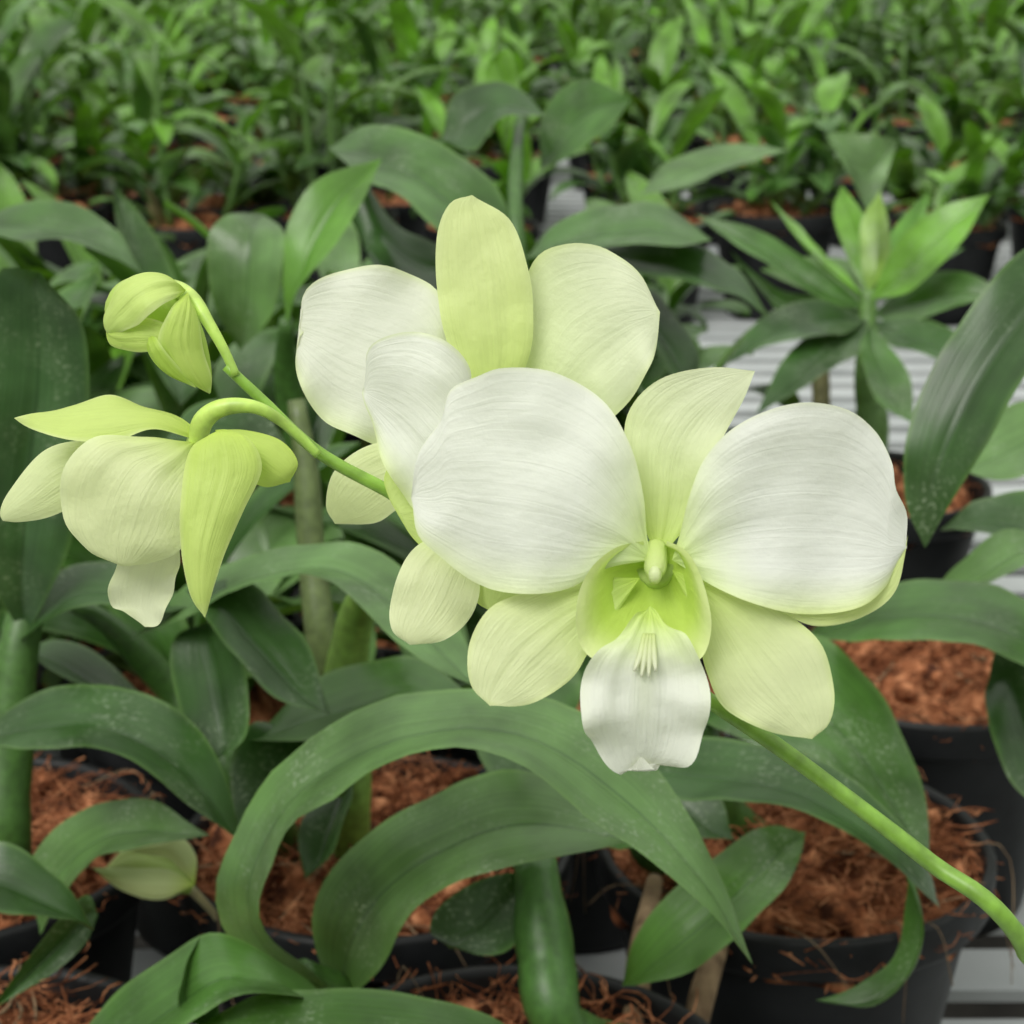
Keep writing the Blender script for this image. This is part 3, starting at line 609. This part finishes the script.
def P7(mb):
    cane(mb, [V(.223, 1.075), at(872, 430, .72), at(868, 370, .72), at(868, 290, .72)], [.009, .010, .008, .005], (.11, .22, .05))
    cane(mb, [V(.195, 1.08), at(822, 430, .73), at(820, 350, .73)], [.006, .006, .005], (.20, .19, .09))
    T = [((870, 300), (898, 240), (938, 208), (990, 194), (955, 250), (912, 290), BG, .70, .68),
         ((868, 300), (828, 258), (798, 225), (770, 200), (812, 255), (852, 288), BG, .72, .74),
         ((868, 300), (842, 245), (833, 210), (842, 185), (864, 215), (880, 265), BG, .73, .76),
         ((868, 295), (860, 250), (862, 220), (880, 190), (890, 232), (886, 268), YG, .72, .73),
         ((868, 305), (880, 250), (905, 215), (930, 190), (920, 240), (900, 280), (.09, .22, .03), .73, .76),
         ((868, 310), (820, 270), (770, 236), (695, 214), (750, 254), (825, 300), MG, .72, .74),
         ((866, 320), (815, 300), (765, 315), (725, 365), (785, 340), (840, 335), DG, .70, .66),
         ((868, 320), (820, 328), (785, 358), (755, 415), (818, 378), (862, 350), DG, .70, .65),
         ((872, 315), (915, 278), (965, 272), (1010, 295), (960, 305), (905, 325), MG, .71, .68),
         ((872, 322), (920, 318), (960, 335), (985, 385), (930, 355), (890, 345), DG, .70, .66),
         ((870, 325), (888, 345), (908, 370), (915, 425), (878, 400), (860, 350), MG, .69, .64),
         ((864, 310), (830, 300), (770, 285), (730, 250), (785, 318), (840, 330), MG, .73, .74),
         ((864, 300), (850, 262), (800, 258), (760, 270), (800, 288), (840, 305), LG, .76, .80),
         ((870, 300), (890, 262), (930, 244), (965, 248), (930, 270), (895, 298), MG, .76, .80)]
    for b, a1, a2, tip, b2, b1, col, d0, d1 in T:
        dm = (d0+d1)/2
        leaf(mb, [b, a1, a2, tip], (d0, dm, d1), [b, b1, b2, tip], (d0, dm-.012, d1), col, .004)
    leaf(mb, [(825, 135), (840, 132), (870, 135), (898, 140)], (.85, .85, .85), [(825, 135), (850, 175), (872, 212), (898, 140)], (.85, .84, .85), LG)
    leaf(mb, [(640, 195), (670, 160), (730, 143), (790, 150)], (.85, .86, .85), [(640, 195), (690, 185), (740, 165), (790, 150)], (.84, .83, .84), LG)
pot_plant('potted_orchid', .223, 1.075, P7, 100)

for (x, y, H, c, k) in [(.03, .775, .05, 3, 0), (-.13, .765, .06, 3, 1), (-.29, .76, .09, 3, 2), (-.20, .925, .09, 4, 3), (-.36, .92, .10, 3, 4),
                     (-.11, 1.09, .09, 4, 6), (-.27, 1.09, .10, 4, 7), (-.43, 1.08, .10, 4, 8), (.04, 1.10, .07, 3, 9), (-.20, 1.26, .08, 4, 10), (-.36, 1.26, .09, 4, 11), (-.04, 1.26, .08, 4, 12),
                     (-.12, 1.43, .06, 4, 13), (-.28, 1.43, .06, 4, 14), (-.45, 1.42, .06, 4, 15), (.385, 1.0, .07, 3, 46), (.05, 1.45, .06, 3, 18)]:
    mb = MB(); r2 = random.Random(100+k); pot(mb, x, y, r2, 95, seg=32)
    auto_plant(mb, x, y, r2, H=H, canes=c, leaves=7, L=.12, W=.036, bright=.2, gain=1.0, spread=.03)
    mb.obj('potted_orchid')

# withered pale bloom lying low at left
m = MB(); D = .40; px = D*K/FPX
budloft(m, [(192, 892, .40), (180, 880, .40), (160, 868, .40), (135, 860, .40), (105, 868, .40)], [3*px, 17*px, 24*px, 17*px, 0], 5, .2, (.46, .64, .16), (.66, .76, .36))
for A, B in (([(195, 885), (160, 900), (120, 890), (92, 868)], [(195, 885), (170, 870), (130, 868), (92, 868)]),
             ([(195, 885), (196, 855), (175, 836), (128, 850)], [(195, 885), (170, 860), (150, 855), (128, 850)])):
    petal(m, D-.016, A, B, pcol(LM, (.66, .76, .38), (.74, .82, .5), .3, .2, .5), cup=.003)
tube(m, [at(190, 888, .40), at(215, 915, .405), at(232, 945, .41)], [.0018, .0013, .0015], STEM, (.4, .35, .2), n=14)
m.obj('withered_orchid_bloom')

# ================================================================== BACKGROUND ROWS (instanced)
rows = bpy.data.objects.new('background_orchid_rows', None); bpy.context.scene.collection.objects.link(rows)
variants = []
for i in range(14):
    r2 = random.Random(900+i); mb = MB(); pot(mb, 0, 0, r2, 40, seg=24, mound=.02)
    auto_plant(mb, 0, 0, r2, H=[.08, .15, .19, .22, .11, .17, .13][i % 7], canes=[4, 3, 5, 4][i % 4], leaves=[6, 7][i % 2], L=[.10, .125, .11][i % 3], W=[.028, .038, .032][i % 3], hi=False, bright=.7, spread=.035, gain=[1.1, 1.35, .85, 1.2, 1.5][i % 5])
    o = mb.obj('row_plant_%d' % i, rows); variants.append(o.data); bpy.data.objects.remove(o)
r3 = random.Random(78); cnt = 0; y = 2.15; ri = 0
while y < 8.8:
    half = .31*y+.25; x = -half+(ri % 2)*.09
    while x < half:
        sc = r3.uniform(.8, 1.15)
        if r3.random() > .12:
            o = bpy.data.objects.new('row_plant', r3.choice(variants)); bpy.context.scene.collection.objects.link(o); o.parent = rows
            o.location = (x+r3.uniform(-.015, .015), y+r3.uniform(-.035, .035), BENCH*(1-sc)); o.rotation_euler = (0, 0, r3.uniform(0, 6.28)); o.scale = (sc,)*3
            cnt += 1
        x += .178
    ri += 1
    y += .20 if ri % 2 else .36
print('bg plants', cnt)

# ================================================================== BENCH + FLOOR
m = MB()
def box(mb, x0, x1, y0, y1, z0, z1, mat):
    b = len(mb.v)
    for z in (z0, z1):
        for (x, y) in ((x0, y0), (x1, y0), (x1, y1), (x0, y1)):
            mb.v.append((x, y, z)); mb.uv.append((0, 0)); mb.c.append((.5, .5, .5))
    for f in ((0, 3, 2, 1), (4, 5, 6, 7), (0, 1, 5, 4), (1, 2, 6, 5), (2, 3, 7, 6), (3, 0, 4, 7)):
        mb.f.append(tuple(b+i for i in f)); mb.m.append(mat)
y = -.2
while y < 9:
    box(m, -4, 4, y, y+.034, BENCH-.006, BENCH, METAL); y += .056
for x in np.arange(-3.9, 4, 1.3):
    box(m, x, x+.04, -.2, 9, BENCH-.05, BENCH-.0062, METAL)
    for yy in (-.1, 2, 4, 6.1, 8): box(m, x, x+.04, yy, yy+.04, 0, BENCH-.0502, METAL)
ob = m.obj('nursery_bench')
ob.data.polygons.foreach_set('use_smooth', [False]*len(ob.data.polygons))
fm = bpy.data.meshes.new('floor'); fm.from_pydata([(-12, -4, 0), (12, -4, 0), (12, 16, 0), (-12, 16, 0)], [], [(0, 1, 2, 3)])
fm.materials.append(MATS['greenhouse_floor']); fo = bpy.data.objects.new('floor', fm); bpy.context.scene.collection.objects.link(fo)

# ================================================================== LIGHT
w = bpy.data.worlds.new('greenhouse_daylight'); bpy.context.scene.world = w; w.use_nodes = True
nt = w.node_tree; nt.nodes.clear()
tc = N(nt, 'ShaderNodeTexCoord'); sx = N(nt, 'ShaderNodeSeparateXYZ'); nt.links.new(tc.outputs['Generated'], sx.inputs[0])
mr = N(nt, 'ShaderNodeMapRange'); mr.inputs[1].default_value = -1; mr.inputs[2].default_value = 1; nt.links.new(sx.outputs[2], mr.inputs[0])
r = ramp(nt, [(0.40, (.04, .05, .03)), (0.55, (.19, .23, .15)), (0.76, (.92, .96, .88)), (1.0, (1.2, 1.2, 1.12))]); nt.links.new(mr.outputs[0], r.inputs[0])
bg = N(nt, 'ShaderNodeBackground'); bg.inputs[1].default_value = 1.05; nt.links.new(r.outputs[0], bg.inputs[0])
wo = N(nt, 'ShaderNodeOutputWorld'); nt.links.new(bg.outputs[0], wo.inputs[0])
sl = bpy.data.lights.new('sun', 'SUN'); sl.energy = 2.2; sl.angle = math.radians(30); sl.color = (1, .985, .93)
so = bpy.data.objects.new('sun', sl); bpy.context.scene.collection.objects.link(so)
so.rotation_euler = (math.radians(34), math.radians(-24), 0); so.location = (0, -1, 4)

cam = bpy.data.cameras.new('camera'); co = bpy.data.objects.new('camera', cam); bpy.context.scene.collection.objects.link(co)
co.location = CAM; co.rotation_euler = (math.radians(90)-PITCH, 0, 0)
cam.sensor_width = 36; cam.lens = 36*FPX/1024; cam.clip_start = .01; cam.clip_end = 100
cam.dof.use_dof = True; cam.dof.focus_distance = .31; cam.dof.aperture_fstop = 36
bpy.context.scene.camera = co
bpy.context.scene.view_settings.view_transform = 'Standard'
